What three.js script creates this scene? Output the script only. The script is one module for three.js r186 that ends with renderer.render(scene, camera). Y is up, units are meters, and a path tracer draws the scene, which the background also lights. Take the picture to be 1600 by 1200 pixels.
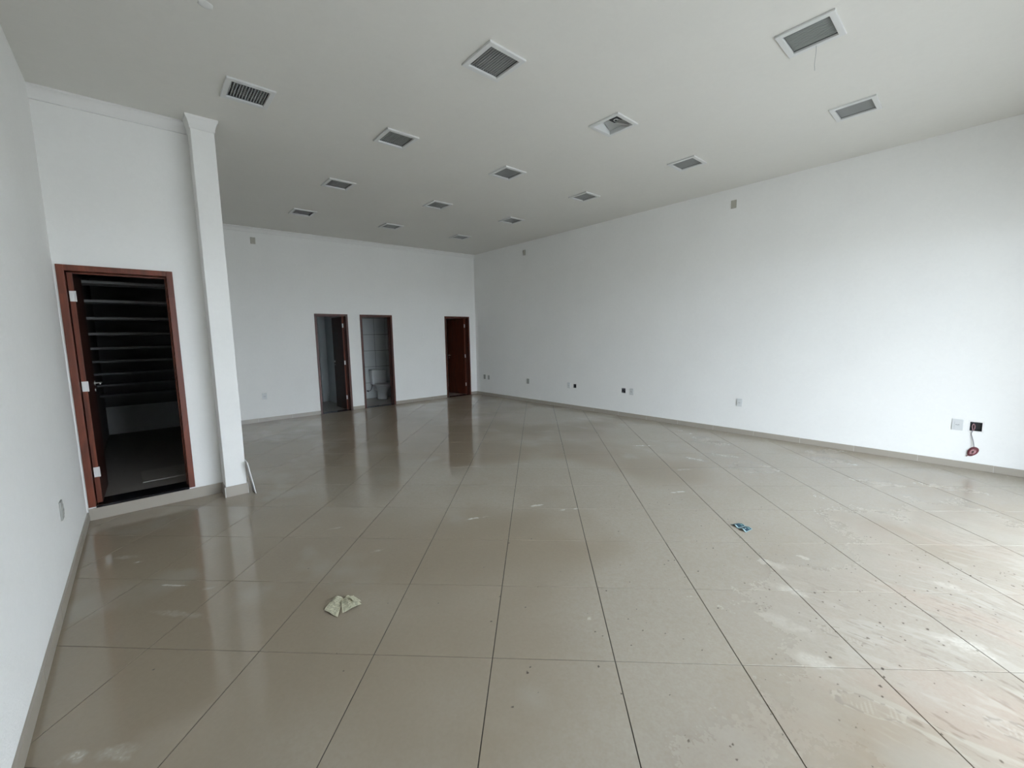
import * as THREE from 'three';
import { RoundedBoxGeometry } from 'three/addons/geometries/RoundedBoxGeometry.js';
import { mergeGeometries } from 'three/addons/utils/BufferGeometryUtils.js';

// ---------------------------------------------------------------- camera, sky, exposure
const scene = new THREE.Scene();
const R = Math.PI / 180;
const camera = new THREE.PerspectiveCamera(2 * Math.atan(600 / 651.65) / R, 4 / 3, 0.02, 300);
camera.rotation.order = 'YXZ';
camera.rotation.set(-6.649 * R, -41.65 * R, -0.986 * R);
camera.position.set(0, 1.585, 0);
scene.add(camera);
const SKY = 9.8;
scene.background = new THREE.Color().setRGB(0.87 * SKY, 0.985 * SKY, 1.11 * SKY);     // even overcast sky
const renderer = new THREE.WebGLRenderer();
renderer.toneMapping = THREE.LinearToneMapping;
renderer.toneMappingExposure = 1.0;
renderer.shadowMap.enabled = true;

// ---------------------------------------------------------------- room measures (metres)
const XL = -0.475, XR = 6.87, ZB = -9.18, ZF = 1.0, ZA = -5.2, XC = 0.70;   // XC: outer face of the closet's side wall
const TOP = 4.0, SLOPE = 0.0125;
const ceilY = (x) => 3.625 + SLOPE * (x + 0.48);                          // the plaster ceiling is not quite level
const LINTEL = 2.55, BLOCKER = 1.7, OPEN0 = 1.0, OPEN1 = 6.15;                              // the shop entrance in the front wall, and the added slab outside it

// ---------------------------------------------------------------- small tools
let seed = 7;
const rnd = () => { seed = (seed * 1664525 + 1013904223) >>> 0; return seed / 4294967296; };
const used = new Map();
function numbered(n) { const k = used.get(n) ?? 0; used.set(n, k + 1); return k ? n + '_' + String(k).padStart(3, '0') : n; }
const mesh = (name, geo, mat, parent) => {
  const m = new THREE.Mesh(geo, mat); m.name = name; m.castShadow = m.receiveShadow = true; parent.add(m); return m;
};
function thing(name, label, category, [x, y, z] = [0, 0, 0], group) {
  const g = new THREE.Group(); g.name = numbered(name); g.position.set(x, y, z); scene.add(g);
  g.userData = { label, category }; if (group) g.userData.group = group; return g;
}
function setting(name, label, category) { const g = thing(name, label, category); g.userData.kind = 'structure'; return g; }
function settingMesh(name, geo, mat, label, category) {
  const m = mesh(name, geo, mat, scene); m.userData = { label, category, kind: 'structure' }; return m;
}
function uvm(geo, s = 1) {                                                 // uv in metres, by the way each face points
  if (geo.index) geo = geo.toNonIndexed();
  geo.computeVertexNormals();
  const p = geo.attributes.position, uv = new Float32Array(p.count * 2), a = new THREE.Vector3(), b = new THREE.Vector3(), c = new THREE.Vector3();
  for (let i = 0; i < p.count; i += 3) {
    a.fromBufferAttribute(p, i); b.fromBufferAttribute(p, i + 1); c.fromBufferAttribute(p, i + 2);
    const n = b.clone().sub(a).cross(c.clone().sub(a)), ax = Math.abs(n.x), ay = Math.abs(n.y), az = Math.abs(n.z);
    [a, b, c].forEach((v, k) => {
      const [u, w] = ax >= ay && ax >= az ? [v.z, v.y] : az >= ay ? [v.x, v.y] : [v.x, v.z];
      uv[(i + k) * 2] = u * s; uv[(i + k) * 2 + 1] = w * s;
    });
  }
  geo.setAttribute('uv', new THREE.BufferAttribute(uv, 2));
  return geo;
}
const span = (x0, x1, y0, y1, z0, z1) => new THREE.BoxGeometry(x1 - x0, y1 - y0, z1 - z0).translate((x0 + x1) / 2, (y0 + y1) / 2, (z0 + z1) / 2);
const rspan = (x0, x1, y0, y1, z0, z1, r = 0.003, seg = 2) => new RoundedBoxGeometry(x1 - x0, y1 - y0, z1 - z0, seg, r).translate((x0 + x1) / 2, (y0 + y1) / 2, (z0 + z1) / 2);
const plain = (g) => { g = g.index ? g.toNonIndexed() : g; for (const k of Object.keys(g.attributes)) if (!['position', 'normal', 'uv'].includes(k)) g.deleteAttribute(k); return g; };
const join = (...gs) => mergeGeometries(gs.flat().map(plain));
const tube = (pts, r, n = 24, k = 6) => new THREE.TubeGeometry(new THREE.CatmullRomCurve3(pts.map((p) => new THREE.Vector3(...p))), n, r, k, false);
function panel(outline, holes, depth) {                                   // a wall with openings, extruded along +z from 0
  const s = new THREE.Shape(outline.map((p) => new THREE.Vector2(...p)));
  for (const h of holes) s.holes.push(new THREE.Path(h.map((p) => new THREE.Vector2(...p))));
  return new THREE.ExtrudeGeometry(s, { depth, bevelEnabled: false });
}
const rect = (x0, x1, y0, y1) => [[x0, y0], [x1, y0], [x1, y1], [x0, y1]];
const lean = (geo) => { const p = geo.attributes.position; for (let i = 0; i < p.count; i++) p.setY(i, p.getY(i) + SLOPE * (p.getX(i) + 0.48)); geo.computeVertexNormals(); return geo; };

// ---------------------------------------------------------------- noise and computed textures
const LAT = new Float32Array(65536); for (let i = 0; i < 65536; i++) LAT[i] = rnd();
function vn(x, y) {
  const xi = Math.floor(x), yi = Math.floor(y); let fx = x - xi, fy = y - yi;
  fx = fx * fx * (3 - 2 * fx); fy = fy * fy * (3 - 2 * fy);
  const x0 = xi & 255, x1 = (xi + 1) & 255, y0 = (yi & 255) << 8, y1 = ((yi + 1) & 255) << 8;
  const a = LAT[y0 + x0], b = LAT[y0 + x1], c = LAT[y1 + x0], d = LAT[y1 + x1];
  return a + (b - a) * fx + (c - a) * fy + (a - b - c + d) * fx * fy;
}
const fbm = (x, y, o = 4) => { let s = 0, a = 0.5, t = 0; for (let i = 0; i < o; i++) { s += a * vn(x, y); t += a; x = x * 2.03 + 17.3; y = y * 2.03 + 5.7; a *= 0.5; } return s / t; };
const st = (a, b, v) => { const t = Math.min(1, Math.max(0, (v - a) / (b - a))); return t * t * (3 - 2 * t); };
function texture(w, h, fn, srgb) {
  const d = new Uint8Array(w * h * 4);
  for (let j = 0; j < h; j++) for (let i = 0; i < w; i++) {
    const c = fn(i, j), k = (j * w + i) * 4;
    d[k] = Math.max(0, Math.min(255, c[0])); d[k + 1] = Math.max(0, Math.min(255, c[1])); d[k + 2] = Math.max(0, Math.min(255, c[2])); d[k + 3] = 255;
  }
  const t = new THREE.DataTexture(d, w, h, THREE.RGBAFormat);
  t.magFilter = THREE.LinearFilter; t.minFilter = THREE.LinearMipmapLinearFilter; t.generateMipmaps = true;
  t.wrapS = t.wrapT = THREE.RepeatWrapping; if (srgb) t.colorSpace = THREE.SRGBColorSpace; t.needsUpdate = true; return t;
}
// tile-able noise, for the paint
const per = (i, n, cells, o) => { const f = (cells) => { const x = i[0] / n * cells, y = i[1] / n * cells, xi = Math.floor(x), yi = Math.floor(y); let fx = x - xi, fy = y - yi; fx = fx * fx * (3 - 2 * fx); fy = fy * fy * (3 - 2 * fy); const g = (a, b) => LAT[((b % cells) << 8) + (a % cells) + o]; return g(xi, yi) * (1 - fx) * (1 - fy) + g(xi + 1, yi) * fx * (1 - fy) + g(xi, yi + 1) * (1 - fx) * fy + g(xi + 1, yi + 1) * fx * fy; }; return f(cells) * 0.6 + f(Math.min(255, cells * 2)) * 0.4; };
const paintBump = texture(512, 512, (i, j) => { const v = 255 * (0.55 * per([i, j], 512, 90, 0) + 0.45 * per([i, j], 512, 24, 0)); return [v, v, v]; });
const paintTone = texture(512, 512, (i, j) => { const v = 246 + 3 * (per([i, j], 512, 5, 0) - 0.5) + 2 * (per([i, j], 512, 60, 0) - 0.5); return [v, v, v - 1]; }, true);
const grain = texture(256, 1024, (i, j) => {
  const w = fbm(i * 0.05 + 3 * vn(j * 0.004, 3.1), j * 0.006, 3), f = vn(i * 0.55, j * 0.02), k = 0.72 + 0.42 * w + 0.12 * (f - 0.5);
  return [118 * k, 60 * k, 40 * k];
}, true);

// ---------------------------------------------------------------- materials
const std = (r, g, b, roughness, extra = {}) => new THREE.MeshStandardMaterial({ color: new THREE.Color().setRGB(r, g, b), roughness, ...extra });
const tone = (t, rx, ry = rx) => { const c = t.clone(); c.repeat.set(rx, ry); c.needsUpdate = true; return c; };
const M = {
  wall: std(0.965, 0.955, 0.93, 0.75, { map: tone(paintTone, 0.5), bumpMap: tone(paintBump, 1.6), bumpScale: 0.0004 }),
  wallRough: std(0.965, 0.955, 0.93, 0.75, { map: tone(paintTone, 0.5), bumpMap: tone(paintBump, 1.6), bumpScale: 0.003 }),
  ceiling: std(0.84, 0.82, 0.77, 0.9, { map: tone(paintTone, 0.35), bumpMap: tone(paintBump, 1.1), bumpScale: 0.0002 }),
  plaster: std(0.83, 0.82, 0.79, 0.8),
  wood: std(1, 1, 1, 0.38, { map: tone(grain, 1.6, 0.5) }),
  woodShaded: std(0.5, 0.42, 0.4, 0.4, { map: tone(grain, 1.6, 0.5) }),  // same wood, with the dimmer light of the far end put into its colour
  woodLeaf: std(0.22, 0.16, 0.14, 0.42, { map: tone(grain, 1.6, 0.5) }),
  woodEdge: std(1.0, 0.92, 0.8, 0.5, { map: tone(grain, 2.2, 0.5) }),
  steel: std(0.62, 0.62, 0.6, 0.35, { metalness: 0.9 }),
  zinc: std(0.8, 0.8, 0.78, 0.55, { metalness: 0.3 }),
  white: std(0.82, 0.82, 0.8, 0.4),
  outletWhite: std(0.66, 0.67, 0.66, 0.4),
  frameWhite: std(0.72, 0.72, 0.7, 0.55),
  ivory: std(0.45, 0.43, 0.37, 0.5),
  greyPlate: std(0.4, 0.4, 0.37, 0.5),
  black: std(0.012, 0.014, 0.016, 0.5),
  blackStone: std(0.008, 0.008, 0.011, 0.12),
  louvre: std(0.5, 0.51, 0.5, 0.4, { metalness: 0.3 }),
  housing: std(0.12, 0.12, 0.12, 0.6),
  glass: std(0.8, 0.8, 0.78, 0.25),
  skirting: std(0.39, 0.35, 0.295, 0.28),
  grout: std(0.07, 0.063, 0.052, 0.95),
  paleGrout: std(0.62, 0.6, 0.56, 0.9),
  porcelain: std(0.78, 0.79, 0.78, 0.15),
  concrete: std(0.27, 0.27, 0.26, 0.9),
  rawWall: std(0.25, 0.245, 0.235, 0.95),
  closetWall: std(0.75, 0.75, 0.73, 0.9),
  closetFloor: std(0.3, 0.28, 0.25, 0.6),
  looseTile: std(0.37, 0.35, 0.31, 0.5),
  bathTile: std(0.68, 0.7, 0.69, 0.3),
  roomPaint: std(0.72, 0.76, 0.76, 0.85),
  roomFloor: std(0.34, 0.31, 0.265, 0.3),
  pavement: std(0.42, 0.41, 0.39, 0.9),
  darkSteel: std(0.03, 0.035, 0.035, 0.5),
  wire: std(0.22, 0.14, 0.14, 0.5),
  wireGrey: std(0.3, 0.3, 0.31, 0.6),
  redWire: std(0.16, 0.035, 0.045, 0.45),
  pinkWire: std(0.48, 0.25, 0.27, 0.5),
  hose: std(0.05, 0.05, 0.055, 0.5),
};

// ---------------------------------------------------------------- floor: polished tiles laid on the diagonal
const NX0 = XL - 0.02, NX1 = XR + 0.02, NZ0 = -4.1, NZ1 = ZF + 0.1, FZ0 = ZB - 0.2, FZ1 = -3.2;
// marks seen on the tiles: [x, z, length, width, direction, strength]
const scuffs = [[2.64, -2.66, 0.16, 0.05, 0.5, 0.9], [2.05, -2.85, 0.13, 0.04, 0.4, 0.9], [2.15, -2.8, 0.1, 0.03, 0.4, 0.5], [2.75, -2.42, 0.09, 0.035, 0.3, 0.5], [2.85, -2.36, 0.06, 0.03, 0.3, 0.5], [-0.2, -4.1, 0.2, 0.06, 0.7, 0.45], [-0.14, -3.95, 0.06, 0.03, 0.2, 0.8], [0.04, -3.0, 0.45, 0.05, 0.9, 0.35], [0.03, -3.4, 0.2, 0.02, 0.8, 0.8], [0.2, -3.2, 0.08, 0.05, 0.2, 0.5], [-0.2, -2.12, 0.16, 0.09, 0.8, 0.5], [-0.33, -2.2, 0.12, 0.06, 0.8, 0.6], [2.9, -4.05, 0.3, 0.06, 0.7, 0.35], [3.4, -3.7, 0.3, 0.05, 0.7, 0.3], [1.75, -1.35, 0.05, 0.03, 0, 0.4], [3.1, -0.83, 0.2, 0.09, 1.5, 0.8], [3.35, -0.72, 0.1, 0.07, 1.6, 0.6], [2.86, -0.66, 0.26, 0.1, 1.5, 0.8], [2.5, -0.6, 0.3, 0.12, 1.6, 0.6], [2.3, -0.42, 0.22, 0.1, 1.2, 0.8], [3.6, -0.02, 0.2, 0.1, 1.6, 0.7], [2.95, 0.06, 0.25, 0.16, 1.3, 1], [3.9, -1.9, 0.2, 0.05, 0.5, 0.35], [4.6, -2.2, 0.25, 0.05, 0.6, 0.35], [5.6, -0.6, 0.5, 0.14, 1.3, 0.45], [5.9, -0.1, 0.6, 0.18, 1.4, 0.5], [1.2, -2.9, 0.1, 0.03, 0.2, 0.4], [1.1, -3.5, 0.12, 0.03, 0.3, 0.4], [5.2, -3.1, 0.4, 0.06, 0.8, 0.3]];
const prints = [[2.17, -0.2, 0.24, 0.1, 1.25], [2.45, 0.25, 0.25, 0.1, 1.4], [2.62, -0.36, 0.22, 0.09, 1.35]];   // muddy shoe prints
const specks = []; for (let i = 0; i < 420; i++) { const u = rnd(), v = rnd(); specks.push([0.9 + 3.2 * Math.sqrt(u), -2.4 + 2.9 * Math.pow(v, 0.7), 0.0034 + 0.0062 * rnd() * rnd(), 0.5 + 0.5 * rnd()]); }
for (let i = 0; i < 40; i++) specks.push([XL + 7 * rnd(), -5 + 5 * rnd(), 0.0035 + 0.003 * rnd(), 0.8]);
function floorTexture(w, h, x0, x1, z0, z1, near) {
  const col = new Float32Array(w * h * 3), rough = new Float32Array(w * h);
  const px = (x1 - x0) / w, pz = (z1 - z0) / h;
  for (let j = 0; j < h; j++) for (let i = 0; i < w; i++) {
    const x = x0 + (i + 0.5) * px, z = z0 + (j + 0.5) * pz, k = j * w + i;
    const mott = fbm(x * 1.3, z * 1.3, 3) - 0.5, fine = vn(x * 90, z * 90) - 0.5;
    let r = 157 + 8 * mott + 3 * fine, g = 144 + 8 * mott + 3 * fine, b = 126 + 7 * mott + 3 * fine, q = 0.07 + 0.06 * Math.max(0, mott);
    // dried mud and dust walked in from the entrance
    const dx = x - 3.0, dz = z - 0.25, edge = Math.exp(-(dx * dx / 3.4 + dz * dz / 0.75));
    if (near && edge > 0.02) {
      const grit0 = vn(x * 160 + 3, z * 160) - 0.5, warp = 0.35 * (vn(x * 2.2, z * 2.2) - 0.5), sx = x + warp * 0.6;
      const c = fbm(x * 2.3 + 40, z * 1.7 + 9, 4), m = st(0.18, 0.85, edge * 0.85 + 0.7 * (c - 0.45) + 0.05 * grit0);
      const broad = fbm(sx * 5 + 11, z * 1.9, 3), fine2 = fbm(sx * 22 + 7, z * 6.5 + 30, 4), hair = fbm(sx * 60 + z * 9, z * 17, 2);
      const clay = m * (0.2 + 0.75 * st(0.4, 0.68, broad)) * (0.7 + 0.6 * (fine2 - 0.5));
      r += clay * (170 - r); g += clay * (144 - g); b += clay * (124 - b);
      const pale = m * 0.5 * st(0.54, 0.72, fine2); r += pale * (192 - r); g += pale * (186 - g); b += pale * (172 - b);
      const dk = m * st(0.6, 0.74, hair) * st(0.45, 0.62, fbm(x * 4 + 70, z * 4 + 3, 3)) * 0.55; r *= 1 - 0.3 * dk; g *= 1 - 0.34 * dk; b *= 1 - 0.38 * dk;
      q += m * (0.4 + 0.3 * fine2);
    }
    const dust = st(0.6, 0.85, fbm(x * 2.1 + 5, z * 1.7 + 11, 4)) * 0.4;
    r += dust * (176 - r); g += dust * (172 - g); b += dust * (163 - b); q += dust * 0.3;
    // thin film of dry dust over the part by the entrance
    const film = st(-3.6, -0.4, z + 0.35 * (x - 3) + 1.4 * (fbm(x * 1.1 + 20, z * 1.1, 3) - 0.5)) * (0.5 + 0.5 * vn(x * 60 + 9, z * 60));
    q += 0.1 * film;
    // patches of settled dust, with the brighter daylight by the entrance painted in
    const grit = vn(x * 150, z * 150) * 0.6 + vn(x * 55 + 8, z * 55) * 0.4;
    const lay = st(0.3, 0.75, fbm(x * 0.9 + 3, z * 0.9 + 50, 3) + 0.16 * Math.min(1, Math.max(-1, 0.5 * (x - 1.2) + 0.5 * (z + 2)))) * (0.75 + 0.45 * (grit - 0.4));
    r += lay * 0.6 * (188 - r); g += lay * 0.6 * (183 - g); b += lay * 0.6 * (173 - b); q += lay * 0.1;
    col[k * 3] = r; col[k * 3 + 1] = g; col[k * 3 + 2] = b; rough[k] = q;
  }
  const each = (cx, cz, rad, fn) => {
    for (let j = Math.max(0, Math.floor((cz - rad - z0) / pz)); j <= Math.min(h - 1, Math.ceil((cz + rad - z0) / pz)); j++)
      for (let i = Math.max(0, Math.floor((cx - rad - x0) / px)); i <= Math.min(w - 1, Math.ceil((cx + rad - x0) / px)); i++) fn(x0 + (i + 0.5) * px, z0 + (j + 0.5) * pz, j * w + i);
  };
  const mix = (k, c, a) => { for (let n = 0; n < 3; n++) col[k * 3 + n] += a * (c[n] - col[k * 3 + n]); };
  for (const [sx, sz, len, wid, dir, str] of scuffs) each(sx, sz, len, (x, z, k) => {
    const c = Math.cos(dir), s = Math.sin(dir), u = ((x - sx) * c + (z - sz) * s) / len * 1.6, v = (-(x - sx) * s + (z - sz) * c) / wid * 1.6 + 0.6 * (vn(x * 18, z * 18) - 0.5);
    const e = Math.max(0, 1 - u * u - v * v), a = str * st(0.4, 0.95, 0.45 * e + 0.75 * fbm(x * 34, z * 34, 4)) * Math.min(1, 1.3 * e) * (0.6 + 0.8 * vn(x * 140, z * 140));
    mix(k, [204, 198, 186], a * 0.8); rough[k] += a * 0.35;
  });
  if (near) for (const [sx, sz, len, wid, dir] of prints) each(sx, sz, len, (x, z, k) => {
    const c = Math.cos(dir), s = Math.sin(dir), u = ((x - sx) * c + (z - sz) * s) / len * 2, v = (-(x - sx) * s + (z - sz) * c) / wid * 2;
    const d = Math.sqrt(u * u + v * v * (1 + 0.3 * u)) + 0.25 * (vn(x * 40, z * 40) - 0.5); if (d > 1.1) return;
    const rim = st(0.8, 0.95, d) * (1 - st(1, 1.1, d)), rib = (1 - st(0.75, 0.9, d)) * (Math.sin(u * 46) > 0.1 ? 1 : 0) * st(0.35, 0.6, vn(x * 25, z * 25));
    mix(k, [196, 190, 176], 0.28 * rib + 0.3 * rim); mix(k, [112, 102, 90], 0.35 * rim * (vn(x * 60, z * 60) > 0.5 ? 1 : 0));
  });
  for (const [sx, sz, rad, str] of specks) each(sx, sz, rad * 2, (x, z, k) => { const d = Math.hypot(x - sx, (z - sz) * 1.3) / rad + 0.7 * (vn(x * 300, z * 300) - 0.5); if (d < 1) { mix(k, [58, 49, 38], str * (1 - d * d * 0.5)); rough[k] = 0.8; } });
  return [texture(w, h, (i, j) => { const k = (j * w + i) * 3; return [col[k], col[k + 1], col[k + 2]]; }, true),
    texture(w, h, (i, j) => { const v = rough[j * w + i] * 255; return [v, v, v]; })];
}
const [nearMap, nearRough] = floorTexture(2048, 1448, NX0, NX1, NZ0, NZ1, true);
const [farMap, farRough] = floorTexture(1024, 864, NX0, NX1, FZ0, FZ1, false);
const tileNear = new THREE.MeshStandardMaterial({ map: nearMap, roughnessMap: nearRough, roughness: 1 });
const tileFar = new THREE.MeshStandardMaterial({ map: farMap, roughnessMap: farRough, roughness: 1 });

const floor = setting('floor', 'glossy greige porcelain floor tiles laid diagonally, dusty near the entrance', 'floor');
mesh('tile_bed', uvm(span(XL - 0.1, XR + 0.1, -0.12, -0.0035, ZB - 0.02, ZF + 0.2)), M.grout, floor);
function clip(poly, inside, cut) {                                          // Sutherland-Hodgman, one edge
  const out = [];
  poly.forEach((a, i) => { const b = poly[(i + 1) % poly.length], ia = inside(a), ib = inside(b); if (ia) out.push(a); if (ia !== ib) out.push(cut(a, b)); });
  return out;
}
function clipRect(poly, x0, x1, z0, z1) {
  const cx = (X) => (a, b) => { const t = (X - a[0]) / (b[0] - a[0]); return [X, a[1] + t * (b[1] - a[1])]; };
  const cz = (Z) => (a, b) => { const t = (Z - a[1]) / (b[1] - a[1]); return [a[0] + t * (b[0] - a[0]), Z]; };
  poly = clip(poly, (p) => p[0] >= x0, cx(x0)); if (poly.length) poly = clip(poly, (p) => p[0] <= x1, cx(x1));
  if (poly.length) poly = clip(poly, (p) => p[1] >= z0, cz(z0)); if (poly.length) poly = clip(poly, (p) => p[1] <= z1, cz(z1));
  return poly;
}
function tileGeometry(poly, near) {                                        // a thin slab with an eased top edge
  let A = 0; poly.forEach((p, i) => { const q = poly[(i + 1) % poly.length]; A += p[0] * q[1] - q[0] * p[1]; });
  if (A > 0) poly = poly.slice().reverse();                               // so that the top faces up
  const n = poly.length, mx = poly.reduce((s, p) => s + p[0], 0) / n, mz = poly.reduce((s, p) => s + p[1], 0) / n, e = 0.0012;
  const top = poly.map(([x, z]) => { const d = Math.hypot(x - mx, z - mz) || 1; return [x - (x - mx) / d * e, z - (z - mz) / d * e]; });
  const pos = [], uv = [];
  const [zz0, zz1] = near ? [NZ0, NZ1] : [FZ0, FZ1];
  const put = (x, y, z) => { pos.push(x, y, z); uv.push((x - NX0) / (NX1 - NX0), (z - zz0) / (zz1 - zz0)); };
  for (let i = 1; i < n - 1; i++) { put(top[0][0], 0, top[0][1]); put(top[i][0], 0, top[i][1]); put(top[i + 1][0], 0, top[i + 1][1]); }
  for (let i = 0; i < n; i++) {
    const a = top[i], b = top[(i + 1) % n], c = poly[i], d = poly[(i + 1) % n];
    put(a[0], 0, a[1]); put(c[0], -0.001, c[1]); put(d[0], -0.001, d[1]); put(a[0], 0, a[1]); put(d[0], -0.001, d[1]); put(b[0], 0, b[1]);
    put(c[0], -0.001, c[1]); put(c[0], -0.0035, c[1]); put(d[0], -0.0035, d[1]); put(c[0], -0.001, c[1]); put(d[0], -0.0035, d[1]); put(d[0], -0.001, d[1]);
  }
  const g = new THREE.BufferGeometry();
  g.setAttribute('position', new THREE.Float32BufferAttribute(pos, 3)); g.setAttribute('uv', new THREE.Float32BufferAttribute(uv, 2)); g.computeVertexNormals(); return g;
}
{
  const T = 0.6, G = 0.0022, s = Math.SQRT1_2, ox = 1.170, oz = -1.496;
  for (let i = -20; i < 20; i++) for (let j = -20; j < 20; j++) {
    const at = (a, b) => [ox + s * T * (a + b), oz + s * T * (a - b)], g = G / T;
    const quad = [at(i + g, j + g), at(i + 1 - g, j + g), at(i + 1 - g, j + 1 - g), at(i + g, j + 1 - g)];
    for (const area of [[XL, XR, ZA, ZF + 0.02], [XC, XR, ZB, ZA]]) {
      const p = clipRect(quad, ...area); if (p.length < 3) continue;
      let A = 0; p.forEach((a, k) => { const b = p[(k + 1) % p.length]; A += a[0] * b[1] - b[0] * a[1]; }); if (Math.abs(A) < 0.002) continue;
      const near = p.every((v) => v[1] > NZ0 + 0.05 && v[1] < NZ1);
      mesh('floor_tile', tileGeometry(p, near), near ? tileNear : tileFar, floor);
    }
  }
}

// ---------------------------------------------------------------- walls
// holes in the right wall for the open wiring boxes: z, half width, y, half height
const openBoxes = [[-5.706, 0.037, 0.49, 0.04], [-4.503, 0.042, 0.497, 0.044], [0.03, 0.046, 0.488, 0.05]];
{
  const w = panel(rect(-(ZF + 0.2), -(ZB - 0.15), -0.1, TOP), openBoxes.map(([z, hw, y, hh]) => rect(-z - hw, -z + hw, y - hh, y + hh)), 0.15);   // drawn with u = -z
  w.rotateY(Math.PI / 2).translate(XR, 0, 0);
  settingMesh('wall_right', uvm(w), M.wall, 'long white painted wall on the right with a row of outlets', 'wall');
}
settingMesh('wall_left', uvm(span(XL - 0.15, XL, -0.1, TOP, ZB - 0.15, ZF + 0.2)), M.wallRough, 'rough white painted wall along the left edge of the photo', 'wall');
// door openings in the back wall: outer edges of the wooden frames
const backDoors = [[2.752, 3.432], [3.700, 4.458], [5.892, 6.664]], BTOP = 2.098;
settingMesh('wall_back', uvm(panel([[XL, -0.1], [XR, -0.1], [XR, TOP], [XL, TOP]], backDoors.map(([a, b]) => rect(a, b, -0.09, BTOP)), 0.15).translate(0, 0, ZB - 0.15)), M.wall, 'white back wall with three brown door openings', 'wall');
const CD = [-0.459, 0.304, 0.12, 2.243];
settingMesh('wall_alcove', uvm(panel([[XL, -0.1], [XC, -0.1], [XC, TOP], [XL, TOP]], [rect(...CD)], 0.15).translate(0, 0, ZA - 0.15)), M.wall, 'white wall around the near doorway, left of the column', 'wall');
settingMesh('wall_closet', uvm(span(XC - 0.12, XC, -0.1, TOP, ZB, ZA - 0.15)), M.wall, 'side wall hidden behind the white column', 'wall');
settingMesh('wall_front', uvm(join(span(XL, XR, LINTEL, TOP, ZF, ZF + 0.2), span(XL, OPEN0, -0.1, LINTEL, ZF, ZF + 0.2), span(OPEN1, XR, -0.1, LINTEL, ZF, ZF + 0.2))), M.wall, 'shopfront wall over the wide entrance behind the camera', 'wall');
settingMesh('roof', span(XL - 0.15, XR + 0.15, TOP, TOP + 0.12, ZB - 2.5, ZF + 0.2), M.plaster, 'roof slab over the room', 'roof');
settingMesh('sky_blocker', uvm(span(XL - 0.15, XR + 0.15, LINTEL + 0.02, LINTEL + 0.14, ZF + 0.2, ZF + BLOCKER)), M.pavement, 'added concrete slab outside the entrance, blocking the high sky', 'sky_blocker');  // unseen slab, added to keep high sky light off the floor by the entrance
settingMesh('ground', uvm(span(-60, 60, -0.3, -0.12, ZF + 0.2, 90)), M.pavement, 'concrete pavement outside the shop entrance', 'pavement');
settingMesh('door_sill', uvm(span(XL, XR, -0.12, -0.001, ZF + 0.02, ZF + 0.2)), M.pavement, 'concrete sill of the shop entrance', 'sill');
{
  const g = setting('trim_1', 'dark steel guide rail at the right end of the entrance', 'rail');
  mesh('rail', span(OPEN1 - 0.07, OPEN1, 0, LINTEL, ZF - 0.03, ZF + 0.08), M.darkSteel, g);
}

// ceiling with the openings of the light fittings
const LX = [0.876, 2.215, 3.768, 5.348], LZ = [-0.975, -2.635, -4.255, -5.95, -7.605];
const HOLE = 0.142;
const lightSpots = [[0, 2], [1, 1], [1, 2], [1, 3], [1, 4], [2, 0], [2, 1], [2, 2], [2, 3], [2, 4], [3, 0], [3, 1], [3, 2], [3, 3], [3, 4]];
{
  const holes = lightSpots.map(([a, b]) => rect(LX[a] - HOLE, LX[a] + HOLE, -LZ[b] - HOLE, -LZ[b] + HOLE));
  const g = panel([[XL, -ZF], [XR, -ZF], [XR, -ZB], [XC - 0.06, -ZB], [XC - 0.06, -(ZA - 0.08)], [XL, -(ZA - 0.08)]], holes, 0.03);
  g.rotateX(-Math.PI / 2);                                                 // (x, v, d) -> (x, d, -v): v = -z
  settingMesh('ceiling', uvm(lean(g).translate(0, 3.625, 0)), M.ceiling, 'off-white plaster ceiling with a grid of square lights', 'ceiling');
}

// cornices: a small cove moulding
function cove(len, d = 0.055, h = 0.085) {                                  // runs along +x from 0, wall at z = 0, hangs down from y = 0
  const s = new THREE.Shape(); s.moveTo(0, 0); s.lineTo(d, 0); s.lineTo(d, -0.016);
  s.quadraticCurveTo(d * 0.42, -h * 0.3, 0.016, -h * 0.8); s.lineTo(0.016, -h); s.lineTo(0, -h); s.closePath();
  const g = new THREE.ExtrudeGeometry(s, { depth: len, bevelEnabled: false, curveSegments: 8 });
  return g.rotateY(Math.PI / 2).scale(1, 1, -1).translate(0, 0, 0);
}
const flip = (g) => { g = g.index ? g.toNonIndexed() : g; const p = g.attributes.position, a = p.array; for (let i = 0; i < a.length; i += 9) for (let k = 0; k < 3; k++) { const t = a[i + 3 + k]; a[i + 3 + k] = a[i + 6 + k]; a[i + 6 + k] = t; } return g; };
settingMesh('trim_2', uvm(flip(lean(cove(XR - XC).translate(XC, 3.625, ZB)))), M.plaster, 'white cornice along the top of the back wall', 'cornice');
settingMesh('trim_3', uvm(flip(lean(cove(0.53 - XL, 0.06, 0.1).translate(XL, 3.625, ZA)))), M.plaster, 'white cornice above the near doorway', 'cornice');

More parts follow.
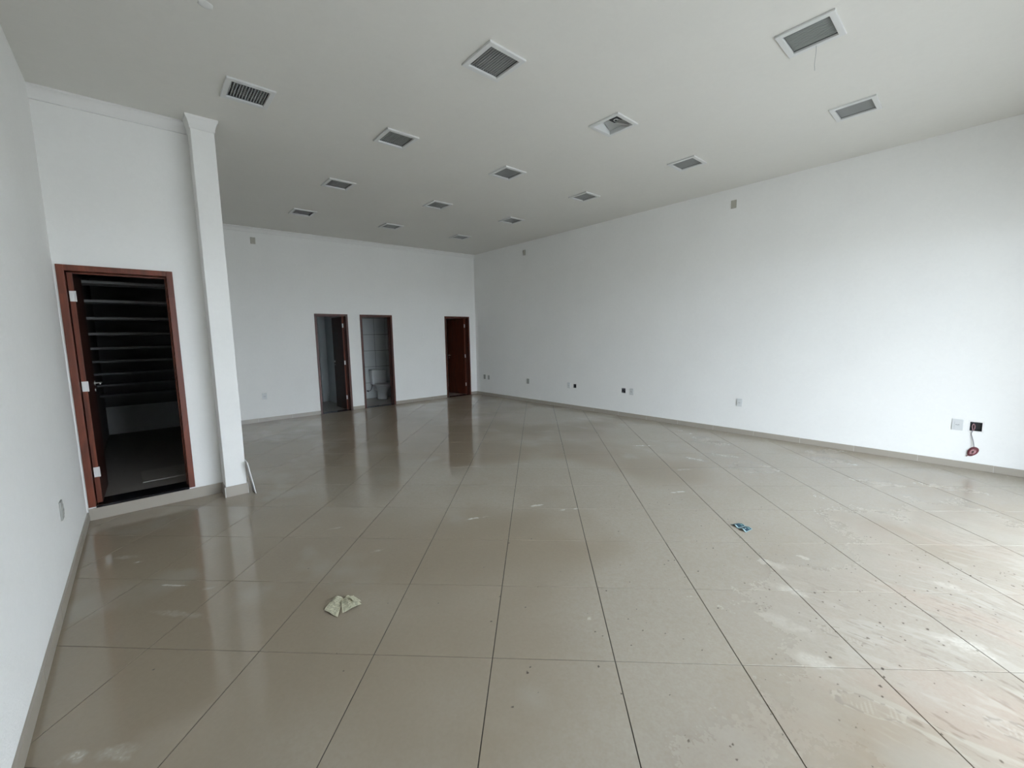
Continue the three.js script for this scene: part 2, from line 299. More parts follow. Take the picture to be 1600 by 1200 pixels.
// column with its own flared cornice and tiled foot
{
  const c = setting('column', 'white square column beside the near doorway, flared at the ceiling', 'column');
  const x0 = 0.533, x1 = 0.717, z1 = -4.985, z0 = ZA - 0.05;
  mesh('shaft', uvm(rspan(x0, x1, 0, ceilY(x0) - 0.08, z0, z1, 0.006)), M.wall, c);
  const prof = [[-0.11, 0], [-0.105, 0.006], [-0.085, 0.008], [-0.06, 0.013], [-0.035, 0.022], [-0.018, 0.033], [0.004, 0.036]], pos = [];
  const ring = ([y, o]) => [[x0 - o, z1 + o], [x1 + o, z1 + o], [x1 + o, z0 - o], [x0 - o, z0 - o]].map(([x, z]) => [x, ceilY(0.62) + y, z]);
  for (let i = 0; i < prof.length - 1; i++) { const a = ring(prof[i]), b = ring(prof[i + 1]); for (let k = 0; k < 4; k++) { const n = (k + 1) % 4; pos.push(...a[k], ...a[n], ...b[n], ...a[k], ...b[n], ...b[k]); } }
  const b0 = ring(prof[0]); pos.push(...b0[0], ...b0[2], ...b0[1], ...b0[0], ...b0[3], ...b0[2]);
  const g = new THREE.BufferGeometry(); g.setAttribute('position', new THREE.Float32BufferAttribute(pos, 3));
  mesh('capital', uvm(g), M.plaster, c);
  mesh('skirting_tile', uvm(rspan(x0 - 0.004, x1 + 0.003, 0, 0.108, z1, z1 + 0.011, 0.002)), M.skirting, c);
  mesh('skirting_tile', uvm(rspan(x0 - 0.012, x0, 0, 0.108, ZA + 0.011, z1 + 0.009, 0.002)), M.skirting, c);
  mesh('grout_edge', uvm(span(x0 - 0.012, x0 - 0.004, 0, 0.106, z1 + 0.0005, z1 + 0.0105)), M.paleGrout, c);
  mesh('grout_edge', uvm(span(x1 + 0.003, x1 + 0.01, 0, 0.108, z1 - 0.05, z1 + 0.0105)), M.paleGrout, c);
}

// skirting: cut tiles end to end with pale joints
function skirting(name, label, along, from, to, at, sign, h, first) {
  const g = setting(name, label, 'baseboard'), d = 0.012;
  const place = (a, b, y1, dd, mat, part) => mesh(part, uvm(along === 'z' ? rspan(Math.min(at, at + sign * dd), Math.max(at, at + sign * dd), 0, y1, a, b, 0.0018, 1) : rspan(a, b, 0, y1, Math.min(at, at + sign * dd), Math.max(at, at + sign * dd), 0.0018, 1)), mat, g);
  for (let a = from, n = 0; a < to - 0.01; n++) {
    const b = Math.min(to, n === 0 ? from + first : a + 0.6);
    place(a + 0.0015, b - 0.0015, h + 0.0015 * (rnd() - 0.5), d + 0.001 * rnd(), M.skirting, 'skirting_tile');
    if (b < to - 0.01) { const j = b; mesh('joint', along === 'z' ? span(Math.min(at, at + sign * 0.0112), Math.max(at, at + sign * 0.0112), 0, h - 0.001, j - 0.0015, j + 0.0015) : span(j - 0.0015, j + 0.0015, 0, h - 0.001, Math.min(at, at + sign * 0.0112), Math.max(at, at + sign * 0.0112)), M.paleGrout, g); }
    a = b;
  }
}
skirting('baseboard_right', 'greige tile skirting along the long right wall', 'z', ZB + 0.012, ZF - 0.002, XR, -1, 0.076, 0.36);
skirting('baseboard_left', 'greige tile skirting along the rough left wall', 'z', ZA + 0.012, ZF - 0.01, XL, 1, 0.078, 0.6);
skirting('baseboard_alcove', 'pale tile riser below the near doorway', 'x', XL + 0.012, 0.521, ZA, 1, 0.106, 1.2);
{
  const ranges = [[XC, backDoors[0][0]], [backDoors[0][1], backDoors[1][0]], [backDoors[1][1], backDoors[2][0]], [backDoors[2][1], XR - 0.012]];
  const names = ['beside the outlet at the left', 'between the two left doors', 'between the middle and right doors', 'in the far right corner'];
  ranges.forEach(([a, b], i) => skirting('baseboard_back_' + 'abcd'[i], 'greige tile skirting of the back wall ' + names[i], 'x', a + 0.002, b - 0.002, ZB, 1, 0.076, Math.min(b - a, i ? 0.42 : 0.3)));
}

// ---------------------------------------------------------------- doors
function doorFrame(g, x0, x1, y0, y1, zf, zb, w, wood) {                          // zf: front face, zb: back face
  mesh('jamb', uvm(rspan(x0, x0 + w, y0, y1, zb, zf, 0.003)), wood, g);
  mesh('jamb', uvm(rspan(x1 - w, x1, y0, y1, zb, zf, 0.003)), wood, g);
  mesh('head', uvm(rspan(x0 + w, x1 - w, y1 - w, y1, zb, zf, 0.003)), wood, g);
  mesh('door_stop', uvm(join(span(x0 + w, x0 + w + 0.012, y0, y1 - w, zb + 0.04, zb + 0.055), span(x1 - w - 0.012, x1 - w, y0, y1 - w, zb + 0.04, zb + 0.055), span(x0 + w + 0.012, x1 - w - 0.012, y1 - w - 0.012, y1 - w, zb + 0.04, zb + 0.055))), wood, g);
}
function doorLeaf(g, hx, hz, y0, y1, len, turn, side, hingeYs, face) {            // side -1: hinged right, leaf runs to -x when shut
  const p = new THREE.Group(); p.name = 'leaf'; p.position.set(hx, 0, hz); p.rotation.y = turn; g.add(p);
  const X = (a, b) => (side < 0 ? [-b, -a] : [a, b]);
  mesh('leaf_panel', uvm(rspan(...X(0, len), y0, y1, -0.0175, 0.0175, 0.002)), face, p);
  mesh('leaf_edge', uvm(span(...X(-0.0008, 0.0002), y0 + 0.002, y1 - 0.002, -0.0165, 0.0165)), M.woodEdge, p);
  for (const y of hingeYs) mesh('hinge', join(span(...X(-0.003, -0.0008), y - 0.045, y + 0.045, -0.016, 0.016), new THREE.CylinderGeometry(0.006, 0.006, 0.09, 10).translate(0, y, side * (side < 0 ? 0.021 : 0.021))), M.zinc, p);
  const hl = side * (len - 0.055), hy = y0 + 1.05;
  for (const s of [-1, 1]) {
    const h = new THREE.CylinderGeometry(0.024, 0.024, 0.008, 18).rotateX(Math.PI / 2).translate(hl, hy, s * 0.0215);
    const neck = new THREE.CylinderGeometry(0.008, 0.008, 0.045, 10).rotateX(Math.PI / 2).translate(hl, hy, s * 0.045);
    const lever = new RoundedBoxGeometry(0.12, 0.017, 0.012, 2, 0.005).translate(hl - side * 0.05, hy, s * 0.066);
    const key = new THREE.CylinderGeometry(0.014, 0.014, 0.006, 14).rotateX(Math.PI / 2).translate(hl, hy - 0.07, s * 0.0205);
    mesh('lever_handle', join(h, neck, lever, key), M.steel, p);
  }
  return p;
}
const zf = ZB + 0.012, zb = ZB - 0.16;
{
  const names = [['door_1', 'brown door standing open inward, leftmost of three in the back wall'], ['door_2', 'brown door frame without leaf, showing the toilet behind'], ['door_3', 'red-brown door ajar, tinted darker for the dim far end, next to the far right corner']];
  backDoors.forEach(([a, b], i) => {
    const g = setting(names[i][0], names[i][1], 'door');
    doorFrame(g, a, b, 0, BTOP, zf, zb, 0.042, M.woodShaded);
    mesh('threshold', span(a + 0.042, b - 0.042, -0.003, 0.006, zb, zf - 0.02), M.blackStone, g);
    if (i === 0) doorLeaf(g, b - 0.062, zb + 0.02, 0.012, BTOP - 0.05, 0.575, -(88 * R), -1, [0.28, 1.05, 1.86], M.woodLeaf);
    if (i === 2) doorLeaf(g, b - 0.062, zb + 0.02, 0.012, BTOP - 0.05, 0.655, -(80 * R), -1, [0.28, 1.05, 1.86], M.woodShaded);
  });
  const g = setting('door_4', 'reddish wooden door opened into the dark closet at the left', 'door');
  doorFrame(g, CD[0], CD[1], CD[2], CD[3], ZA + 0.014, ZA - 0.16, 0.048, M.wood);
  mesh('threshold', rspan(CD[0] + 0.048, CD[1] - 0.048, 0.1, 0.127, ZA - 0.24, ZA + 0.006, 0.003), M.blackStone, g);
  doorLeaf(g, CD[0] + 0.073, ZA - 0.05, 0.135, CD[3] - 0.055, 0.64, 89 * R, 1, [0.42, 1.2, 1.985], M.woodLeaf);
}

// ---------------------------------------------------------------- what lies behind the doorways
{
  const f = setting('floor_closet', 'raised dusty floor inside the dark closet', 'floor');
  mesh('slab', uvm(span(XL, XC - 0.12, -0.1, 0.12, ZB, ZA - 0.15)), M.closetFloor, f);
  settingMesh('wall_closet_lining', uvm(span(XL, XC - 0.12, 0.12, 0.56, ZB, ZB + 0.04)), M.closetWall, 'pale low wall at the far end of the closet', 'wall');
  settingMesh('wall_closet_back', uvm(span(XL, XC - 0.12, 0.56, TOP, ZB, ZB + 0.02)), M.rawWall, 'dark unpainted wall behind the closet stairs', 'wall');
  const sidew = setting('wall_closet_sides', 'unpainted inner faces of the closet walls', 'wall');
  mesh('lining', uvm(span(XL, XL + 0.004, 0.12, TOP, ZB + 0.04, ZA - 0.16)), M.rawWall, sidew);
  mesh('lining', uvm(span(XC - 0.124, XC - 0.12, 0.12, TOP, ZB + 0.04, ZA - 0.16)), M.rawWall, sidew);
  const s = thing('staircase', 'dark stairs seen from below inside the closet doorway', 'stairs', [0, 0.12, ZB + 0.3]);
  for (let k = 2; k < 15; k++) {                                           // treads climb toward the door; the last ones pass over it
    const y = 0.37 + 0.1725 * k, z = 0.06 + 0.272 * k; if (ZB + 0.3 + z > ZA - 0.6) break;
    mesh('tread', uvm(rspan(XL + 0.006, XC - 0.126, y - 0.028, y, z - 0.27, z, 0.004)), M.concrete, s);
  }
  const t = thing('loose_tile', 'loose pale tile lying on the closet floor behind the sill', 'tile', [0.13, 0.12, -5.98]);
  mesh('slab', uvm(rspan(-0.23, 0.3, 0, 0.009, -0.25, 0.25, 0.002)), M.looseTile, t); t.rotation.y = 0.03;
}
{   // room behind the left back door
  const g = setting('wall_store', 'dim bare room behind the leftmost back door', 'wall');
  mesh('side_wall', uvm(span(2.0, 2.1, 0, 2.7, -11.3, zb)), M.roomPaint, g); mesh('side_wall', uvm(span(3.52, 3.6, 0, 2.7, -11.3, ZB - 0.15)), M.roomPaint, g);
  mesh('far_wall', uvm(span(2.1, 3.52, 0, 2.7, -11.3, -11.2)), M.roomPaint, g);
  mesh('pipe_casing', uvm(span(3.36, 3.52, 0, 2.7, -11.2, -10.95)), M.roomPaint, g);
  mesh('room_ceiling', uvm(span(2.0, 3.6, 2.7, 2.8, -11.3, ZB - 0.15)), M.roomPaint, g);
  settingMesh('floor_store', uvm(span(2.0, 3.6, -0.1, 0, -11.3, ZB - 0.02)), M.roomFloor, 'dim tiled floor behind the leftmost back door', 'floor');
}
{   // bathroom
  const g = setting('wall_bathroom', 'grey tiled walls of the small bathroom', 'wall'), z = -10.6;
  mesh('backing', uvm(span(3.6, 5.2, 0, 2.7, z - 0.12, z - 0.008)), M.grout, g);
  for (let r = 0; r < 7; r++) for (let c = -2; c < 3; c++) {
    const y0 = r * 0.418 - 0.004, x0 = 4.63 + c * 0.3; if (y0 > 2.5) continue;
    mesh('wall_tile', rspan(Math.max(3.68, x0) + 0.003, Math.min(5.12, x0 + 0.3) - 0.003, Math.max(0, y0) + 0.004, y0 + 0.414, z - 0.012, z, 0.0015, 1), M.bathTile, g);
  }
  mesh('side_wall', uvm(span(3.6, 3.68, 0, 2.7, z, ZB - 0.15)), M.bathTile, g); mesh('side_wall', uvm(span(5.12, 5.2, 0, 2.7, z, ZB - 0.15)), M.bathTile, g);
  mesh('room_ceiling', uvm(span(3.6, 5.2, 2.7, 2.8, z - 0.12, ZB - 0.15)), M.roomPaint, g);
  settingMesh('floor_bathroom', uvm(span(3.6, 5.2, -0.1, 0, z - 0.12, ZB - 0.02)), M.roomFloor, 'dim tiled floor of the small bathroom', 'floor');
}
{   // room behind the right back door
  const g = setting('wall_office', 'dim room behind the door in the far right corner', 'wall');
  mesh('side_wall', uvm(span(5.2, 5.28, 0, 2.7, -11.3, ZB - 0.15)), M.roomPaint, g); mesh('side_wall', uvm(span(8.0, 8.1, 0, 2.7, -11.3, ZB - 0.15)), M.roomPaint, g);
  mesh('far_wall', uvm(span(5.28, 8.0, 0, 2.7, -11.3, -11.2)), M.roomPaint, g); mesh('near_wall', uvm(span(XR + 0.15, 8.0, 0, 2.7, ZB - 0.15, ZB - 0.05)), M.roomPaint, g);
  mesh('room_ceiling', uvm(span(5.2, 8.1, 2.7, 2.8, -11.3, ZB - 0.15)), M.roomPaint, g);
  settingMesh('floor_office', uvm(span(5.2, 8.1, -0.1, 0, -11.3, ZB - 0.02)), M.roomFloor, 'dim floor behind the door in the far right corner', 'floor');
}
{   // toilet
  const t = thing('toilet', 'white toilet with a square cistern in the dark bathroom', 'toilet', [4.62, 0, -10.6]);
  function loft(rings) {
    const N = 28, pos = [], idx = [];
    for (const [y, cz, rx, rz, sq] of rings) for (let k = 0; k < N; k++) { const a = k / N * Math.PI * 2, c = Math.cos(a), s = Math.sin(a), e = 2 / (sq ?? 2); pos.push(Math.sign(c) * Math.pow(Math.abs(c), e) * rx, y, cz + Math.sign(s) * Math.pow(Math.abs(s), e) * rz); }
    for (let r = 0; r < rings.length - 1; r++) for (let k = 0; k < N; k++) { const n = (k + 1) % N, a = r * N + k, b = r * N + n, c = a + N, d = b + N; idx.push(a, c, b, b, c, d); }
    const top = (rings.length - 1) * N; for (let k = 1; k < N - 1; k++) { idx.push(0, k, k + 1); idx.push(top, top + k + 1, top + k); }
    const g = new THREE.BufferGeometry(); g.setAttribute('position', new THREE.Float32BufferAttribute(pos, 3)); g.setIndex(idx); g.computeVertexNormals(); return g;
  }
  mesh('bowl', loft([[0, 0.33, 0.115, 0.19], [0.04, 0.33, 0.11, 0.185], [0.15, 0.33, 0.1, 0.17], [0.23, 0.36, 0.125, 0.21], [0.3, 0.39, 0.165, 0.245], [0.35, 0.4, 0.18, 0.26], [0.375, 0.4, 0.182, 0.262]]), M.porcelain, t);
  mesh('seat', loft([[0.376, 0.4, 0.184, 0.264], [0.388, 0.4, 0.188, 0.268], [0.4, 0.4, 0.186, 0.266], [0.408, 0.4, 0.17, 0.25]]), M.white, t);
  const cistern = mesh('cistern', loft([[0.37, 0.115, 0.175, 0.085, 8], [0.4, 0.115, 0.19, 0.09, 8], [0.74, 0.115, 0.205, 0.096, 8]]), M.porcelain, t);
  mesh('cistern_lid', loft([[0.741, 0.115, 0.212, 0.102, 8], [0.765, 0.115, 0.212, 0.102, 8], [0.775, 0.115, 0.2, 0.092, 8]]), M.porcelain, cistern);
  mesh('neck', uvm(rspan(-0.1, 0.1, 0.2, 0.372, 0.03, 0.2, 0.03, 3)), M.porcelain, t);
  mesh('supply_hose', tube([[-0.15, 0.38, 0.1], [-0.17, 0.3, 0.09], [-0.2, 0.22, 0.07], [-0.25, 0.2, 0.02]], 0.007), M.hose, t);
  mesh('stop_valve', join(new THREE.CylinderGeometry(0.014, 0.014, 0.05, 12).rotateX(Math.PI / 2).translate(-0.25, 0.2, 0.03), new THREE.CylinderGeometry(0.02, 0.02, 0.02, 12).translate(-0.265, 0.215, 0.04)), M.hose, t);
}

// ---------------------------------------------------------------- ceiling lights
const frameGeo = (() => {
  const o = 0.172, i = 0.139, s = new THREE.Shape(rect(-o, o, -o, o).map((p) => new THREE.Vector2(...p))); s.holes.push(new THREE.Path(rect(-i, i, -i, i).map((p) => new THREE.Vector2(...p))));
  return new THREE.ExtrudeGeometry(s, { depth: 0.008, bevelEnabled: true, bevelThickness: 0.004, bevelSize: 0.003, bevelSegments: 2 }).rotateX(Math.PI / 2).translate(0, -0.004, 0);
})();
const housingGeo = (() => { const w = 0.1405, h = 0.12, t = 0.002; return join(span(-w, w, h - t, h, -w, w), span(-w, -w + t, -0.004, h - t, -w, w), span(w - t, w, -0.004, h - t, -w, w), span(-w + t, w - t, -0.004, h - t, -w, -w + t), span(-w + t, w - t, -0.004, h - t, w - t, w)); })();
const slatGeo = new RoundedBoxGeometry(0.006, 0.022, 0.275, 1, 0.002);
const crossGeo = new RoundedBoxGeometry(0.275, 0.012, 0.0022, 1, 0.0008);
const lampGeo = new THREE.CapsuleGeometry(0.014, 0.16, 4, 12).rotateX(Math.PI / 2);
function lightFitting(label, a, b) {
  const g = thing('ceiling_light', label, 'light', [LX[a], ceilY(LX[a]), LZ[b]], 'square recessed ceiling lights'); g.rotation.z = Math.atan(SLOPE);
  mesh('frame', frameGeo, M.frameWhite, g); mesh('housing', housingGeo, M.housing, g);
  return g;
}
const place = { '0,2': 'nearest the white column, its slats shining', '1,1': 'large and near at the top centre, second row from the column', '1,2': 'right of the light by the column, same distance', '1,3': 'second from the back wall, row nearer the column', '1,4': 'nearest the back wall, leftmost of that row', '2,0': 'with a thin wire hanging from it, top right', '2,2': 'in the middle of the ceiling, just behind the open fitting', '2,3': 'in the middle row, second from the back wall', '2,4': 'nearest the back wall, middle of that row', '3,0': 'nearest on the right, next to the long right wall', '3,1': 'second from the front in the row along the right wall', '3,2': 'third from the front in the row along the right wall', '3,3': 'fourth from the front in the row along the right wall', '3,4': 'nearest the back wall, rightmost of that row' };
for (const [a, b] of lightSpots) {
  if (a === 2 && b === 1) continue;
  const g = lightFitting('square louvred ceiling light ' + place[a + ',' + b], a, b);
  const grid = new THREE.Group(); grid.name = 'louvre'; g.add(grid);
  for (let k = 0; k < 13; k++) { const m = mesh('louvre_slat', slatGeo, M.louvre, grid); m.position.set(-0.126 + k * 0.021, 0.012, 0); }
  for (let k = 0; k < 7; k++) { const m = mesh('cross_blade', crossGeo, M.louvre, grid); m.position.set(0, 0.022, -0.105 + k * 0.035); }
  for (const s of [-1, 1]) { const m = mesh('lamp_tube', lampGeo, M.glass, g); m.position.set(s * 0.06, 0.075, 0); }
  if (a === 2 && b === 0) mesh('hanging_wire', tube([[0.15, 0.0, 0.0], [0.152, -0.06, 0.002], [0.148, -0.13, -0.002], [0.152, -0.185, 0.0]], 0.0012, 20, 5), M.wireGrey, g);
}
{   // the fitting that has lost its louvre
  const g = lightFitting('open square ceiling light without louvre, socket and loose reflector showing', 2, 1);
  g.children.find((c) => c.name === 'housing').material = M.frameWhite;
  const sheet = new THREE.BoxGeometry(0.11, 0.002, 0.25, 10, 1, 1); { const p = sheet.attributes.position; for (let i = 0; i < p.count; i++) { const u = (p.getX(i) + 0.055) / 0.11; p.setY(i, p.getY(i) + 0.085 * u * u); } sheet.computeVertexNormals(); }
  mesh('reflector', sheet.translate(-0.075, 0.004, 0), M.frameWhite, g);
  mesh('reflector', new THREE.BoxGeometry(0.11, 0.002, 0.25).rotateZ(-0.5).translate(0.075, 0.045, 0.0), M.louvre, g);
  mesh('lamp_socket', join(rspan(-0.05, 0.045, 0.03, 0.1, -0.02, 0.09, 0.006), new THREE.TorusGeometry(0.018, 0.005, 8, 18).rotateX(Math.PI / 2).translate(-0.005, 0.028, 0.035)), M.black, g);
  mesh('socket_ring', new THREE.TorusGeometry(0.02, 0.004, 8, 20).rotateX(Math.PI / 2).translate(-0.005, 0.026, 0.035), M.zinc, g);
  mesh('loose_bracket', join(new THREE.BoxGeometry(0.03, 0.004, 0.13).rotateX(0.3).rotateY(0.5).translate(0.08, 0.004, 0.06), new THREE.BoxGeometry(0.014, 0.004, 0.1).rotateX(0.2).rotateY(0.9).translate(0.03, 0.022, 0.07)), M.steel, g);
}
{   // filled hole in the ceiling
  const g = thing('plaster_patch', 'small rough plaster patch on the ceiling near the top left', 'patch', [0.495, ceilY(0.495), -3.33]);
  const b = new THREE.SphereGeometry(0.035, 14, 8); { const p = b.attributes.position; for (let i = 0; i < p.count; i++) { const k = 0.8 + 0.5 * vn(p.getX(i) * 60 + 9, p.getZ(i) * 60 + 4); p.setXYZ(i, p.getX(i) * k, p.getY(i) * 0.16 * k, p.getZ(i) * k); } b.computeVertexNormals(); }
  mesh('filler', b.translate(0, -0.001, 0), M.white, g);
}

// ---------------------------------------------------------------- wall plates and outlets (built facing +z, then turned to their wall)
const plateGeo = (w, h, d) => new RoundedBoxGeometry(w, h, d, 2, 0.003).translate(0, 0, d / 2);
function mount(name, label, category, wall, pos, group) {
  const g = thing(name, label, category, pos, group);
  g.rotation.y = wall === 'right' ? -Math.PI / 2 : wall === 'left' ? Math.PI / 2 : 0; return g;
}
function blank(label, wall, pos, mat = M.ivory, w = 0.078, h = 0.118) {
  const g = mount('blank_plate', label, 'wall plate', wall, pos, 'blank wall plates');
  const cover = mesh('cover', plateGeo(w, h, 0.009), mat, g);
  for (const s of [-1, 1]) mesh('screw', new THREE.CylinderGeometry(0.0035, 0.0035, 0.002, 10).rotateX(Math.PI / 2).translate(0, s * h * 0.38, 0.0095), M.steel, cover);
}
function outlet(label, wall, pos, mat = M.outletWhite, w = 0.08, h = 0.122) {
  const g = mount('power_outlet', label, 'outlet', wall, pos, 'power outlets');
  const face = mesh('faceplate', plateGeo(w, h, 0.009), mat, g);
  mesh('insert', new RoundedBoxGeometry(0.047, 0.072, 0.005, 2, 0.002).translate(0, 0, 0.0105), mat, face);
  mesh('socket_rim', new THREE.TorusGeometry(0.017, 0.0015, 6, 6).scale(1, 0.72, 1).translate(0, 0, 0.0135), mat, face);
  for (const x of [-0.0105, 0, 0.0105]) mesh('pin_hole', new THREE.CylinderGeometry(0.0034, 0.0034, 0.0012, 10).rotateX(Math.PI / 2).translate(x, x ? 0 : -0.003, 0.0133), M.black, face);
  return g;
}
blank('ivory blank plate high on the right wall, nearer one', 'right', [XR, 3.485, -2.636]);
blank('ivory blank plate high on the right wall, farther one', 'right', [XR, 3.485, -7.21]);
blank('ivory blank plate high on the back wall near the column', 'back', [1.766, 3.42, ZB]);
blank('grey wall plate low on the right wall, closest to the far corner', 'right', [XR, 0.493, -8.823], M.greyPlate, 0.08, 0.12);
blank('grey wall plate low on the right wall, second from the far corner', 'right', [XR, 0.487, -8.645], M.greyPlate, 0.07, 0.11);
blank('single grey wall plate low on the right wall, third from the far corner', 'right', [XR, 0.492, -7.147], M.greyPlate, 0.08, 0.12);
outlet('white outlet left of the small black wiring box on the right wall', 'right', [XR, 0.491, -5.871]);
outlet('white outlet right of the larger black wiring box on the right wall', 'right', [XR, 0.49, -4.328]);
outlet('single white outlet in the middle of the right wall', 'right', [XR, 0.491, -2.428]);
outlet('white outlet beside the red coil of wire on the right wall', 'right', [XR, 0.492, -0.112], M.outletWhite, 0.088, 0.126);
outlet('white outlet low on the back wall near the column', 'back', [1.739, 0.494, ZB]);
outlet('outlet low on the rough left wall', 'left', [XL, 0.5, -3.926], M.greyPlate);
const boxLabels = ['small open black wiring box, farthest along the right wall', 'open black wiring box left of an outlet, middle of the right wall', 'open black wiring box with wires coming out, at the right edge'];
openBoxes.forEach(([z, hw, y, hh], i) => {
  const g = mount('wiring_box', boxLabels[i], 'wiring box', 'right', [XR, y, z], 'open wiring boxes'), t = 0.003, d = 0.045;
  mesh('back', span(-hw, hw, -hh, hh, -d, -d + t), M.black, g);
  mesh('side', join(span(-hw, -hw + t, -hh, hh, -d + t, 0.001), span(hw - t, hw, -hh, hh, -d + t, 0.001), span(-hw + t, hw - t, -hh, -hh + t, -d + t, 0.001), span(-hw + t, hw - t, hh - t, hh, -d + t, 0.001)), M.black, g);
  const e = 0.014, rim = panel(rect(-hw - e, hw + e, -hh - e, hh + e), [rect(-hw, hw, -hh, hh)], 0.003); { const p = rim.attributes.position; for (let k = 0; k < p.count; k++) if (Math.abs(p.getX(k)) > hw + 0.001) p.setXY(k, p.getX(k) + 0.008 * (vn(p.getY(k) * 90 + i, 3.3) - 0.5), p.getY(k) + 0.008 * (vn(7.1, p.getX(k) * 90 + i) - 0.5)); }
  mesh('plaster_rim', uvm(rim), M.plaster, g);
  if (i === 1) for (const [sx, sy] of [[-1, -1], [1, -1], [-1, 1], [1, 1]]) mesh('wire_end', tube([[0, 0, -0.04], [sx * 0.015, sy * 0.018, -0.02], [sx * 0.032, sy * 0.034, -0.004]], 0.003, 10, 6), M.wireGrey, g);
  if (i === 2) mesh('wire_loop', tube([[-0.02, -0.046, 0.004], [-0.028, 0.0, -0.006], [-0.018, 0.028, -0.012], [-0.008, 0.0, -0.006], [-0.012, -0.045, 0.004]], 0.0032, 24, 6), M.pinkWire, g);
});
{   // the coil of red wire hanging from the last box
  const g = thing('wire_coil', 'coil of dark red wire hanging below the open box, right edge', 'wire', [XR, 0.206, 0.027]); g.rotation.y = -Math.PI / 2;
  mesh('lead', tube([[-0.018, 0.235, 0.006], [-0.026, 0.2, 0.012], [-0.018, 0.165, 0.016], [-0.006, 0.12, 0.018], [0.002, 0.075, 0.02], [0.004, 0.055, 0.024]], 0.0042, 30, 7), M.wireGrey, g);
  const loops = (n, rx, ry, r, off) => { const out = []; for (let k = 0; k < n; k++) { const p = []; for (let a = 0; a < 12; a++) { const t = a / 12 * Math.PI * 2, q = 1 - 0.06 * k + 0.05 * Math.sin(3 * t + k * 1.7); const x = rx * q * Math.cos(t), y = ry * q * Math.sin(t); p.push(new THREE.Vector3(x * 0.87 + y * 0.42, y * 0.9 - x * 0.3, off + 0.004 * k + 0.003 * Math.sin(2 * t + k))); } out.push(new THREE.TubeGeometry(new THREE.CatmullRomCurve3(p, true), 48, r, 7, true)); } return join(out); };
  mesh('outer_loop', loops(5, 0.036, 0.056, 0.0042, 0.008), M.redWire, g);
  mesh('inner_loop', loops(4, 0.022, 0.034, 0.0042, 0.012), M.pinkWire, g);
  mesh('inner_loop', loops(3, 0.012, 0.018, 0.004, 0.014), M.pinkWire, g);
  mesh('loose_end', tube([[-0.028, -0.035, 0.016], [-0.036, -0.05, 0.016], [-0.046, -0.062, 0.014]], 0.004, 10, 6), M.redWire, g);
}

// ---------------------------------------------------------------- things lying about
{   // strip of tile leaning on the column
  const g = thing('leaning_tile', 'thin white tile offcut leaning against the column foot', 'tile', [0.776, 0, -4.97]);
  const b = rspan(-0.004, 0.004, 0, 0.345, -0.09, 0.07, 0.0015); b.rotateZ(0.152); g.rotation.y = 0.0;
  mesh('offcut', uvm(b.translate(0, 0.001, 0)), M.white, g);
}
function print(w, h, fn) { const c = document.createElement('canvas'); c.width = w; c.height = h; fn(c.getContext('2d'), w, h); const t = new THREE.CanvasTexture(c); t.colorSpace = THREE.SRGBColorSpace; return t; }
function sheet(pts, cols, rows, thick, fn) {                                // pts: four corners [x,z] in order; fn(u,v) gives height
  const top = [], uv = [], idx = [], N = (cols + 1) * (rows + 1), at = (u, v) => [0, 1].map((k) => (pts[0][k] * (1 - u) + pts[1][k] * u) * (1 - v) + (pts[3][k] * (1 - u) + pts[2][k] * u) * v);
  for (const lift of [thick, 0]) for (let j = 0; j <= rows; j++) for (let i = 0; i <= cols; i++) { const u = i / cols, v = j / rows, [x, z] = at(u, v); top.push(x, fn(u, v) + lift, z); uv.push(u, 1 - v); }
  const q = (a, b, c, d) => idx.push(a, b, c, a, c, d), id = (i, j, l) => l * N + j * (cols + 1) + i;
  for (let j = 0; j < rows; j++) for (let i = 0; i < cols; i++) { q(id(i, j, 0), id(i, j + 1, 0), id(i + 1, j + 1, 0), id(i + 1, j, 0)); q(id(i, j, 1), id(i + 1, j, 1), id(i + 1, j + 1, 1), id(i, j + 1, 1)); }
  for (let i = 0; i < cols; i++) { q(id(i, 0, 0), id(i + 1, 0, 0), id(i + 1, 0, 1), id(i, 0, 1)); q(id(i, rows, 0), id(i, rows, 1), id(i + 1, rows, 1), id(i + 1, rows, 0)); }
  for (let j = 0; j < rows; j++) { q(id(0, j, 0), id(0, j, 1), id(0, j + 1, 1), id(0, j + 1, 0)); q(id(cols, j, 0), id(cols, j + 1, 0), id(cols, j + 1, 1), id(cols, j, 1)); }
  const g = new THREE.BufferGeometry(); g.setAttribute('position', new THREE.Float32BufferAttribute(top, 3)); g.setAttribute('uv', new THREE.Float32BufferAttribute(uv, 2)); g.setIndex(idx); g.computeVertexNormals(); return g;
}
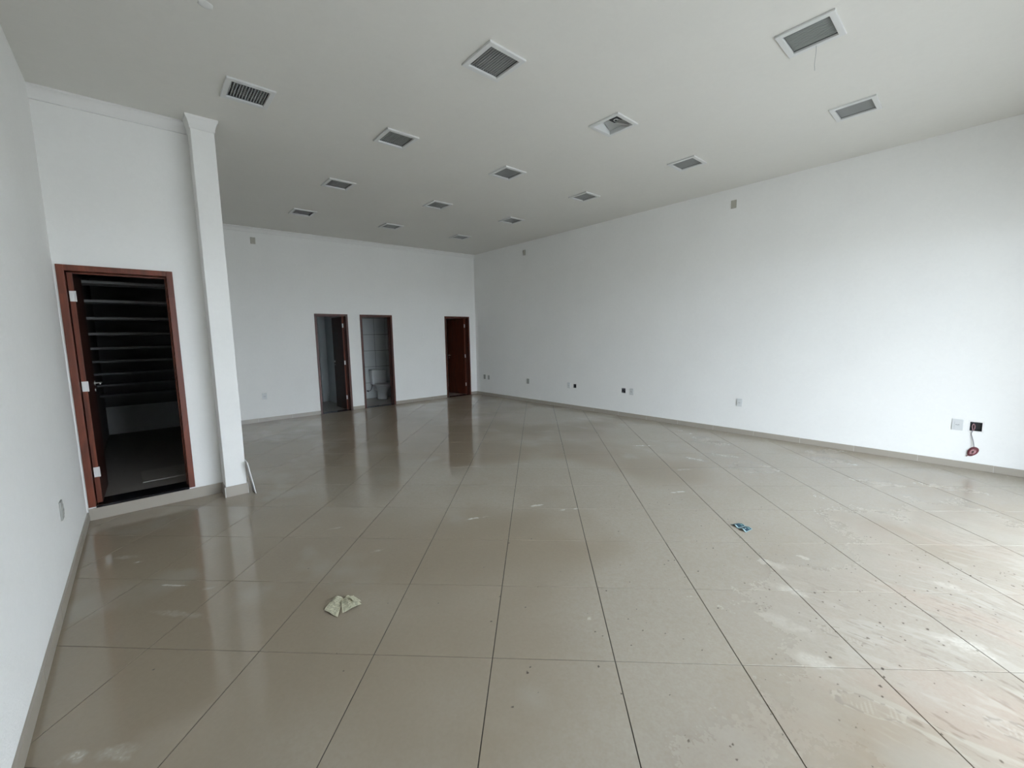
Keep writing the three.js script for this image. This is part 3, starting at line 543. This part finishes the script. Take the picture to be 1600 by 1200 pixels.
{   // crumpled slip of printed paper
  const slip = print(256, 512, (c, w, h) => { c.fillStyle = '#cfcbb0'; c.fillRect(0, 0, w, h); c.fillStyle = 'rgba(48,46,38,0.85)'; for (let y = 18; y < h - 10; y += 17) for (let x = 14; x < w - 40;) { const l = 8 + 34 * rnd(); if (rnd() > 0.22) c.fillRect(x, y, l, 6); x += l + 7; } });
  const m = new THREE.MeshStandardMaterial({ map: slip, roughness: 0.85, side: THREE.DoubleSide });
  const g = thing('paper_slip', 'crumpled cream printed paper lying on the floor, lower left', 'paper', [0.77, 0, -2.41]);
  const cr = (u, v, s) => 0.005 * vn(u * 5 + s, v * 7 + s);
  mesh('sheet', sheet([[-0.02, -0.11], [0.028, -0.075], [-0.06, 0.08], [-0.098, -0.03]], 10, 14, 0.0007, (u, v) => 0.001 + cr(u, v, 3) + 0.016 * Math.sin(Math.PI * Math.min(1, u * 0.9 + 0.1)) * (1 - v) + 0.008 * v * (1 - u)), m, g);
  mesh('sheet', sheet([[0.005, -0.045], [0.08, -0.062], [0.088, 0.055], [-0.03, 0.075]], 14, 10, 0.0007, (u, v) => 0.001 + cr(u, v, 9) + 0.015 * Math.exp(-((u - 0.55) ** 2) * 14) * (0.4 + 0.6 * (1 - v)) + 0.01 * (1 - u)), m, g);
  mesh('folded_flap', sheet([[0.045, -0.02], [0.078, -0.04], [0.092, 0.045], [0.05, 0.05]], 8, 8, 0.0007, (u, v) => 0.012 + cr(u, v, 1) + 0.016 * (1 - u)), m, g);
}
{   // folded leaflet
  const leaf = print(256, 128, (c, w, h) => { c.fillStyle = '#8da3a5'; c.fillRect(0, 0, w, h); c.fillStyle = '#0c2f3e'; c.fillRect(12, 10, 104, 96); c.fillRect(138, 10, 106, 96); c.fillStyle = '#6a8c88'; c.fillRect(24, 24, 78, 20); c.fillRect(150, 24, 82, 18); c.fillStyle = '#2f5766'; for (let k = 0; k < 3; k++) { c.fillRect(22, 56 + k * 15, 84 - 16 * k, 7); c.fillRect(148, 56 + k * 15, 84 - 20 * k, 7); } c.fillStyle = '#a8b8b8'; c.beginPath(); c.arc(200, 78, 10, 0, 7); c.fill(); });
  const m = new THREE.MeshStandardMaterial({ map: leaf, roughness: 0.85, side: THREE.DoubleSide });
  const g = thing('leaflet', 'small blue and white leaflet lying on the floor, right', 'leaflet', [3.525, 0, -1.185]);
  mesh('sheet', sheet([[-0.005, -0.085], [0.075, -0.045], [0.035, 0.07], [-0.065, 0.055]].map((p, i, a) => a[(i + 1) % 4]), 16, 8, 0.0006, (u, v) => 0.0015 + 0.014 * Math.sin(u * Math.PI * 2) ** 2 * (0.4 + 0.6 * v)), m, g);
}
renderer.render(scene, camera);
